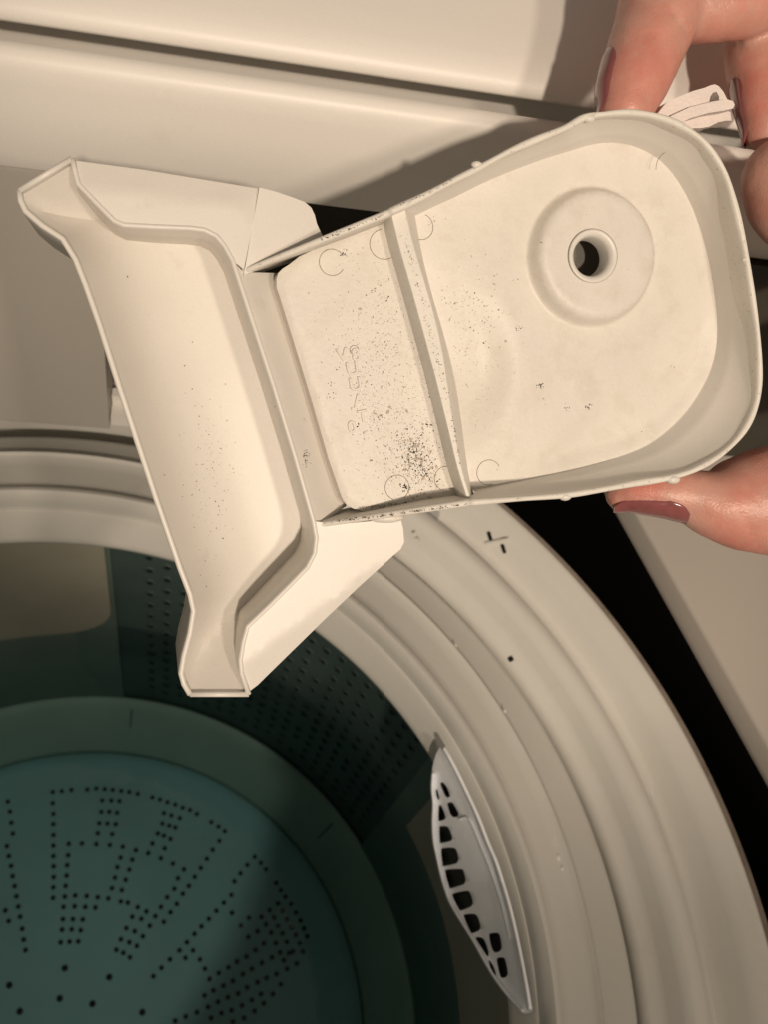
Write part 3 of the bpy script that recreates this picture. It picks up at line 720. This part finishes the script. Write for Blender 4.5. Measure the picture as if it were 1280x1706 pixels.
# ---------- ejector marks: fine rings of grime pressed in the plastic
def hat(x, y):
    if inside((x, y), PLq): return HP
    return tray_h(x, y)
marks = [(553, 437, 20, 30, 330, HP), (640, 407, 23, 100, 300, HP), (702, 378, 20, 200, 430, HF), (662, 812, 20, -60, 250, HP), (744, 797, 20, 40, 260, HP), (815, 787, 21, 30, 290, HF), (590, 583, 7, 0, 300, HP)]
for px, py, r_, a0, a1, hh in marks:
    c = Q(px, py, hh); rr = r_ / F * .2; vs = []; fs = []; n = 44
    for k in range(n + 1):
        a = math.radians(a0 + (a1 - a0) * k / n); wv = .00005 * (1 + .7 * noise.noise(Vector((k * .7, px, 0))))
        for o, z in ((-wv, 0), (0, .00007), (wv, 0)):
            x, y = c[0] + (rr + o) * math.cos(a), c[1] + (rr + o) * math.sin(a); vs.append((x, y, hat(x, y) + .00006 + z))
    for k in range(n):
        for j in range(2): fs.append((k * 3 + j, k * 3 + j + 1, (k + 1) * 3 + j + 1, (k + 1) * 3 + j))
    IM('ejector_mark', (vs, fs), m_mould2, plate if hh == HP else floor_)
# ---------- embossed characters on the plate, reading downwards
for ch, px, py, s in (('V', 570, 592, .0034), ('8', 593, 592, .0034), ('U', 587, 615, .0036), ('U', 592, 641, .0036), ('A', 598, 668, .0034), ('T', 604, 694, .0032), ('0', 586, 712, .0032)):
    cu = bpy.data.curves.new('character', 'FONT'); cu.body = ch; cu.size = s; cu.extrude = .00018; cu.bevel_depth = .00011; cu.bevel_resolution = 1
    cu.align_x = 'CENTER'; cu.align_y = 'CENTER'
    ob = bpy.data.objects.new('tmp', cu); COL.objects.link(ob)
    dg = bpy.context.evaluated_depsgraph_get(); me = bpy.data.meshes.new_from_object(ob.evaluated_get(dg))
    bpy.data.objects.remove(ob)
    me.materials.clear(); me.materials.append(m_coverin)
    o = bpy.data.objects.new('embossed_character', me); COL.objects.link(o); o.parent = plate
    x, y = Q(px, py, HP); o.location = (x, y, HP + .00008); o.rotation_euler = (0, 0, math.radians(10))
# ---------- mould specks
sp = []; sp2 = []
def speck(px, py, s, dark=True, hh=None):
    # s in photo pixels
    if hh is None: hh = HP if px < 780 and inside(Q(px, py, HP), PLq) else HF
    x, y = Q(px, py, hh)
    if hh == 'T': return
    z = hat(x, y) if hh in (HP, HF) else hh
    n = rnd.choice((5, 6, 7)); r_ = s / F * .2; a0 = rnd.random() * 6.28; asp = rnd.uniform(.2, .8); rt = rnd.random() * 3.14
    V = [(x, y, z + .00011)]
    for k in range(n):
        a = a0 + 6.283 * k / n; q = r_ * rnd.uniform(.55, 1.25); u, v_ = q * math.cos(a), q * asp * math.sin(a)
        xx = x + u * math.cos(rt) - v_ * math.sin(rt); yy = y + u * math.sin(rt) + v_ * math.cos(rt)
        zz = (hat(xx, yy) if hh in (HP, HF) else z); V.append((xx, yy, zz + .00003))
    (sp if dark else sp2).append((V, [(0, 1 + k, 1 + (k + 1) % n) for k in range(n)]))
def onplate(px, py): return inside(Q(px, py, HP), PLq) and px < 560 + (py - 380) * .49 + 130
def scatter(cx, cy, sx, sy, n, smin, smax, dark=.7, ang=0, test=None):
    for _ in range(n):
        u, v_ = rnd.gauss(0, 1), rnd.gauss(0, 1)
        px = cx + u * sx * math.cos(ang) - v_ * sy * math.sin(ang); py = cy + u * sx * math.sin(ang) + v_ * sy * math.cos(ang)
        if test and not test(px, py): continue
        speck(px, py, rnd.uniform(smin, smax) * (.6 + .8 * rnd.random() ** 3), rnd.random() < dark)
pt = lambda x, y: inside(Q(x, y, HP), PLq)
dv_x = lambda y: 690 + (y - 353) * .2 + 12
ft = lambda x, y: x > dv_x(y) + 8 and inside(Q(x, y, HF), fl_poly)
scatter(697, 766, 15, 26, 420, .7, 2.1, .85, -.3, pt)
scatter(690, 770, 38, 48, 520, .5, 1.4, .6, -.3, pt)
scatter(655, 640, 42, 95, 1100, .4, 1.2, .45, -.25, pt)
scatter(640, 540, 36, 40, 140, .4, 1.2, .4, 0, pt)
scatter(597, 630, 14, 60, 150, .4, 1.3, .4, -.2, pt)
scatter(660, 640, 60, 140, 700, .35, .9, .3, -.25, pt)
scatter(800, 525, 26, 40, 110, .5, 1.5, .6, 0, ft)
scatter(745, 490, 26, 12, 45, .5, 1.6, .6, 0, ft)
scatter(790, 640, 34, 80, 170, .4, 1.1, .35, 0, ft)
scatter(760, 590, 30, 120, 160, .4, 1.0, .35, 0, ft)
scatter(703, 375, 12, 12, 26, .5, 1.4, .5, 0, ft)
for (px, py, n, s) in ((901, 643, 14, 2.0), (906, 666, 5, 1.2), (946, 680, 9, 1.6), (981, 679, 16, 1.7), (862, 547, 6, 1.6), (1122, 611, 4, 1.2), (866, 545, 4, 1.5), (571, 420, 12, 2.0), (676, 812, 16, 2.6), (624, 486, 6, 1.6), (552, 635, 4, 1.8), (546, 661, 4, 1.8), (646, 495, 6, 1.6), (632, 695, 12, 1.7), (713, 706, 8, 2.0), (597, 708, 3, 2)):
    for _ in range(n): speck(px + rnd.gauss(0, 3.2), py + rnd.gauss(0, 3.0), rnd.uniform(.5, 1) * s)
scatter(1000, 560, 120, 120, 26, .5, 1.3, .5, 0, ft)
# on the strip and trough
for (px, py, n, s, g) in ((508, 760, 22, 1.8, 4.5), (510, 773, 9, 1.2, 4), (459, 665, 9, 1.6, 3), (459, 676, 4, 1.4, 2), (508, 699, 3, 1.6, 1.5)):
    for _ in range(n):
        a, b = px + rnd.gauss(0, g * .6), py + rnd.gauss(0, g); h0 = -.003
        for _k in range(3): h0 = hS(*Q(a, b, h0))
        speck(a, b, rnd.uniform(.4, 1) * s, True, h0 + .00006)
def tspeck(a, b, s, dark):
    h0 = -.02
    for _k in range(3): h0 = trough_h(*Q(a, b, h0))
    if inside(Q(a, b, h0), tpoly): speck(a, b, s, dark, h0 + .00006)
for _ in range(150):
    tspeck(345 + rnd.gauss(0, 22), 790 + rnd.gauss(0, 75), rnd.uniform(.4, 1.3), rnd.random() < .35)
for a, b, s in ((212, 461, 1.6), (273, 791, 1.6), (367, 747, 2), (366, 755, 1.6), (371, 897, 1.8), (364, 843, 1.5), (333, 958, 1.6), (343, 977, 1.4), (360, 880, 1.3), (355, 770, 1.5), (353, 780, 1.4), (320, 570, 1.2), (375, 640, 1.2), (308, 655, 1.0), (365, 850, 1.4), (358, 835, 1.4)):
    tspeck(a, b, s, True)
def along(line, hfn, n, sp_, smin, smax, dark=.7):
    for _ in range(n):
        u = rnd.random() * (len(line) - 1); i = int(u); t = u - i
        a = line[i][0] * (1 - t) + line[i + 1][0] * t + rnd.gauss(0, sp_); b = line[i][1] * (1 - t) + line[i + 1][1] * t + rnd.gauss(0, sp_ * .6)
        speck(a, b, rnd.uniform(smin, smax), rnd.random() < dark, hfn(a, b))
gt = lambda u: -.0008 + (HR + .0008) * min(1, u * 1.3) ** .8
along([(560, 868), (620, 861), (700, 851), (778, 839)], lambda a, b: gt((a - 526) / 258) + .0001, 150, 1.6, .5, 1.7, .6)
along([(530, 402), (580, 382), (640, 358)], lambda a, b: gt((a - 404) / 248) + .0001, 70, 1.5, .5, 1.5, .6)
along([(655, 345), (700, 328), (760, 298)], lambda a, b: HR + .0001, 40, 1.6, .5, 1.4, .6)
along([(600, 846), (700, 837), (770, 828)], lambda a, b: HP + .0001, 130, 2.2, .5, 1.5, .7)
along([(676, 400), (704, 500), (730, 600), (752, 690), (768, 770)], lambda a, b: HD + .0001, 160, 2.5, .4, 1.2, .5)
along([(700, 560), (730, 680), (756, 790)], lambda a, b: HP + .0001, 160, 5, .4, 1.2, .5)
m_film = mat('dried_film', (.50, .43, .34), .55, .35, .10, 700)
keep = (sp, sp2); fl_ = []
_sp, _sp2 = sp[:], sp2[:]; sp.clear(); sp2.clear()
scatter(690, 765, 28, 34, 60, 2.0, 4.6, 1, -.3, pt); scatter(655, 650, 40, 90, 60, 1.6, 3.8, 1, -.25, pt); scatter(800, 560, 30, 60, 40, 1.6, 3.6, 1, 0, ft)
along([(600, 846), (700, 837), (770, 828)], lambda a, b: HP + .0001, 30, 2.2, 1.6, 3.6, 1)
film = sp[:]; sp[:] = _sp; sp2[:] = _sp2
film = [([(x, y, z - .00003) for x, y, z in v_], f_) for v_, f_ in film]
IM('dried_film', join(*film), m_film, item, smooth=False, kind='stuff')
IM('mould_speck', join(*sp), m_mould, item, smooth=False, kind='stuff')
IM('grime_speck', join(*sp2), m_mould2, item, smooth=False, kind='stuff')
# stray hair in the tray
hl = cr([(1093, 283), (1095, 270), (1103, 258), (1116, 250)], 8)
vs = []; fs = []
for i, (a, b) in enumerate(hl):
    x, y = Q(a, b, HF + .003); z = HF + .0032
    vs += [(x - .00005, y, z), (x + .00005, y - .00004, z), (x, y, z + .00008)]
for i in range(len(hl) - 1):
    for k in range(3): fs.append((i * 3 + k, i * 3 + (k + 1) % 3, i * 3 + 3 + (k + 1) % 3, i * 3 + 3 + k))
IM('stray_hair', (vs, fs), m_mould2, item)
# ---------- hinge clip behind the upper right corner
HC = -.004
def zq(l, h=HC): return Qs([(960 + a / 4, b / 4) for a, b in l], h)
clip_top = zq([(520, 790), (560, 740), (600, 690), (620, 675), (700, 640), (780, 607), (860, 585), (900, 568), (930, 562), (955, 575), (985, 610), (1010, 660), (1000, 690), (900, 730), (700, 800), (600, 840)])
slot_ = zq([(900, 640), (915, 618), (940, 612), (955, 640), (958, 668), (925, 678), (890, 680)])
hook_ = zq([(610, 745), (700, 695), (780, 662), (825, 655), (838, 672), (820, 688), (740, 710), (650, 745), (605, 765)])
clip = IM('hinge_clip', slab(clip_top, [slot_], lambda x, y: HC, lambda x, y: HC - .0045), m_clip, item, smooth=False)
bar = zq([(560, 830), (640, 770), (760, 715), (900, 680), (1000, 662), (1045, 675), (1058, 700), (1045, 725), (980, 740), (880, 755), (760, 790), (640, 850)], HC + .001)
IM('clip_bar', slab(bar, (), lambda x, y: HC + .0012, lambda x, y: HC - .0016), m_clip, clip, smooth=False)
low = zq([(640, 850), (720, 800), (860, 755), (1000, 735), (1040, 740), (1050, 800), (1010, 800), (960, 810), (900, 840), (840, 850), (800, 850), (740, 860)], HC - .002)
IM('clip_foot', slab(low, (), lambda x, y: HC - .0025, lambda x, y: HC - .008), m_clip, clip, smooth=False)

# ================================================================== HAND
hand = empty('hand', Matrix.Translation(Hp(1330, 560, .23)))
tag(hand, 'hand with dark red painted nails gripping the dispenser cover from the right', 'hand')
def chain(pts, sub=9):
    """pts: (px, py, depth, radius in px at that depth)"""
    out = []
    for (a, b, d, r_) in cr(pts, sub): out.append((Hp(a, b, d), r_ / F * d * KS))
    return out
chains = {
 'index': [(1043, 186, .2065, 47), (1052, 150, .2065, 57), (1068, 105, .2070, 63), (1088, 55, .208, 67), (1105, 0, .209, 72), (1125, -70, .212, 78), (1170, -170, .218, 82), (1290, -260, .226, 86), (1460, -250, .236, 92), (1620, -120, .243, 98)],
 'fold': [(1160, 10, .2125, 60), (1225, 5, .2135, 60), (1290, -22, .2145, 62), (1370, -50, .217, 70), (1480, -40, .225, 82), (1620, 10, .236, 95)],
 'middle': [(1276, 215, .2170, 38), (1274, 180, .2180, 46), (1273, 140, .2200, 54), (1272, 95, .2220, 62), (1290, 40, .224, 66), (1350, -40, .226, 70), (1460, -60, .230, 80), (1630, 20, .238, 95)],
 'ring': [(1304, 296, .2080, 68), (1322, 330, .2085, 76), (1360, 350, .211, 80), (1430, 330, .216, 84), (1520, 260, .224, 88), (1640, 190, .236, 96)],
 'little': [(1345, 475, .2120, 62), (1380, 490, .2135, 68), (1450, 470, .217, 72), (1550, 400, .226, 78), (1650, 350, .236, 92)],
 'thumb': [(1038, 824, .2050, 30), (1060, 818, .2050, 38), (1100, 818, .2055, 43), (1145, 826, .206, 45), (1190, 838, .2075, 60), (1230, 838, .2100, 79), (1290, 834, .2130, 94), (1370, 830, .212, 100), (1470, 780, .220, 112), (1580, 690, .232, 130), (1680, 600, .243, 150)],
 'palm': [(1660, 0, .243, 130), (1700, 150, .246, 150), (1720, 300, .248, 160), (1720, 450, .249, 165), (1730, 600, .250, 165)],
 'wrist': [(1720, 450, .249, 165), (1850, 560, .256, 165), (2000, 700, .262, 150), (2250, 900, .272, 160), (2700, 1250, .29, 190)],
}
ofs = {'index': -.007, 'fold': -.006, 'middle': -.004, 'thumb': .006}
chains = {k: [(p[0], p[1], p[2] + ofs.get(k, 0) * max(0, 1 - i / 8), p[3]) for i, p in enumerate(v)] for k, v in chains.items()}
bmh = bmesh.new()
for nm, pts in chains.items():
    ch = chain(pts)
    dense = []
    for i in range(len(ch) - 1):
        (p, r_), (q, s) = ch[i], ch[i + 1]; L_ = (q - p).length; n = max(1, int(L_ / (min(r_, s) * .12)))
        for k in range(n): dense.append((p.lerp(q, k / n), r_ + (s - r_) * k / n))
    dense.append(ch[-1])
    # tube with round end caps: rings around a rotation minimising frame
    T = []
    for i in range(len(dense)):
        a_ = dense[max(i - 1, 0)][0]; b_ = dense[min(i + 1, len(dense) - 1)][0]; T.append((b_ - a_).normalized())
    up = AZ.copy(); rings = []
    m_ = 24
    def addring(c, t, r_):
        global up
        s = t.cross(up).normalized(); u_ = s.cross(t).normalized(); up = u_
        rings.append([bmh.verts.new(c + (s * math.cos(6.2832 * k / m_) + u_ * math.sin(6.2832 * k / m_)) * r_) for k in range(m_)])
    p, r_ = dense[0]
    for a in (80, 65, 50, 35, 20, 8): addring(p - T[0] * r_ * math.sin(math.radians(a)) * .95, T[0], r_ * math.cos(math.radians(a)))
    for i, (p, r_) in enumerate(dense): addring(p, T[i], r_)
    p, r_ = dense[-1]
    for a in (8, 20, 35, 50, 65, 80): addring(p + T[-1] * r_ * math.sin(math.radians(a)), T[-1], r_ * math.cos(math.radians(a)))
    for i in range(len(rings) - 1):
        for k in range(m_): bmh.faces.new((rings[i][k], rings[i][(k + 1) % m_], rings[i + 1][(k + 1) % m_], rings[i + 1][k]))
    bmh.faces.new(rings[0][::-1]); bmh.faces.new(rings[-1])
bmesh.ops.recalc_face_normals(bmh, faces=bmh.faces)
hm = bpy.data.meshes.new('skin'); bmh.to_mesh(hm); bmh.free()
hm.transform(hand.matrix_world.inverted())
ho = bpy.data.objects.new('skin', hm); COL.objects.link(ho); ho.parent = hand
md = ho.modifiers.new('r', 'REMESH'); md.mode = 'VOXEL'; md.voxel_size = .0011
ms = ho.modifiers.new('s', 'SMOOTH'); ms.iterations = 7; ms.factor = .5
dg = bpy.context.evaluated_depsgraph_get(); me = bpy.data.meshes.new_from_object(ho.evaluated_get(dg))
ho.modifiers.clear(); ho.data = me; me.name = 'skin'; me.shade_smooth(); me.materials.clear(); me.materials.append(m_skin)
# creases and small lumps
inv = hand.matrix_world
cos_ = []
MT = M.transposed()
def cam_px(p):
    q = MT @ (p - CAM); return 640 + F * q.x / q.z, 853 + F * q.y / q.z
CREASE = [(1238, 852, 1250, 880, 3, .0003), (1250, 880, 1268, 912, 3, .0004), (1262, 830, 1280, 850, 3, .00025), (1128, 850, 1112, 838, 3, .0004), (1112, 838, 1060, 826, 3, .0003), (1035, 50, 1095, 58, 3, .00018), (1040, 42, 1085, 40, 2.5, .00012),
          (1150, 60, 1125, 20, 6, .0005), (1125, 20, 1112, -20, 6, .0004), (1205, 70, 1235, 80, 4, .0002), (1180, 800, 1200, 840, 4, .00015)]
for v in me.vertices:
    p = inv @ v.co
    d = noise.noise(p * 90) * .00035 + noise.noise(p * 260) * .00009
    qx, qy = cam_px(p)
    if qx < 1330:
        for gx0, gy0, gx1, gy1, wd, dp in CREASE:
            sd_ = segdist((qx, qy), (gx0, gy0), (gx1, gy1))
            if sd_ < wd * 3: d -= dp * math.exp(-(sd_ / wd) ** 2)
        d += .00007 * math.sin(qx * .35 + 3 * noise.noise(p * 200)) * max(0, noise.noise(p * 70))
    cos_.extend(v.co + v.normal * d)
me.vertices.foreach_set('co', cos_); me.update()
bvh = BVHTree.FromPolygons([inv @ v.co for v in me.vertices], [tuple(p.vertices) for p in me.polygons])
def nail(name, root, tip, N, half, over=.12, width=.0062):
    """nail plate draped over the fingertip from the cuticle to just past the tip, facing N"""
    ax = (tip - root); L_ = ax.length; t = ax.normalized(); N = (N - t * N.dot(t)).normalized(); s = t.cross(N)
    nu, nv = 18, 14; top = []; last = {}
    for i in range(nu + 1):
        u = i / nu
        wf = math.sqrt(max(.05, 1 - ((.30 - u) / .30) ** 2 * .85)) if u < .30 else (1 if u < .72 else math.sqrt(max(.12, 1 - ((u - .72) / .28) ** 2 * .8)))
        for j in range(nv + 1):
            k = j / nv * 2 - 1; a = k * half * wf
            c = root + t * L_ * u; d = N * math.cos(a) + s * math.sin(a)
            r_ = None
            if u <= 1 - over:
                loc, nn, ii, ds = bvh.ray_cast(c + d * .0005, d, .014)
                if loc is not None: r_ = (loc - c).dot(d)
            pr = last.get(j)
            if r_ is None or (pr is not None and abs(r_ - pr[-1]) > .0008): r_ = pr[-1] + (pr[-1] - pr[-2] if len(pr) > 1 else 0) * .6 if pr else width
            last.setdefault(j, []).append(r_)
            lift = (.00055 - .00035 * abs(k) ** 3) * min(1, u / .12 + .1)
            top.append(c + d * (r_ + lift))
    n = len(top); vs = top + [p - N * .0005 for p in top]
    fs = []
    W_ = nv + 1
    for i in range(nu):
        for j in range(nv):
            q = (i * W_ + j, i * W_ + j + 1, (i + 1) * W_ + j + 1, (i + 1) * W_ + j); fs.append(q); fs.append(tuple(n + k for k in reversed(q)))
    rim_ = [j for j in range(W_)] + [i * W_ + nv for i in range(1, nu + 1)] + [nu * W_ + j for j in range(nv - 1, -1, -1)] + [i * W_ for i in range(nu - 1, 0, -1)]
    for k in range(len(rim_)):
        a, b = rim_[k], rim_[(k + 1) % len(rim_)]; fs.append((a, b, n + b, n + a))
    o = mesh(name, vs, fs, m_nail, ho, angle=60)
    o.data.materials.append(m_nailtip)
    return o
cv = lambda x, y, z: (M @ Vector((x, y, z))).normalized()
nail('fingernail', Hp(1062, 95, .2005), Hp(1030, 215, .2000), cv(-.90, -.22, .10), .85)
nail('fingernail', Hp(1274, 130, .2155), Hp(1277, 240, .2130), cv(-.97, 0, .25), .62)
nail('thumbnail', Hp(1142, 824, .2098), Hp(1022, 826, .2108), cv(.05, .84, -.45), .80)
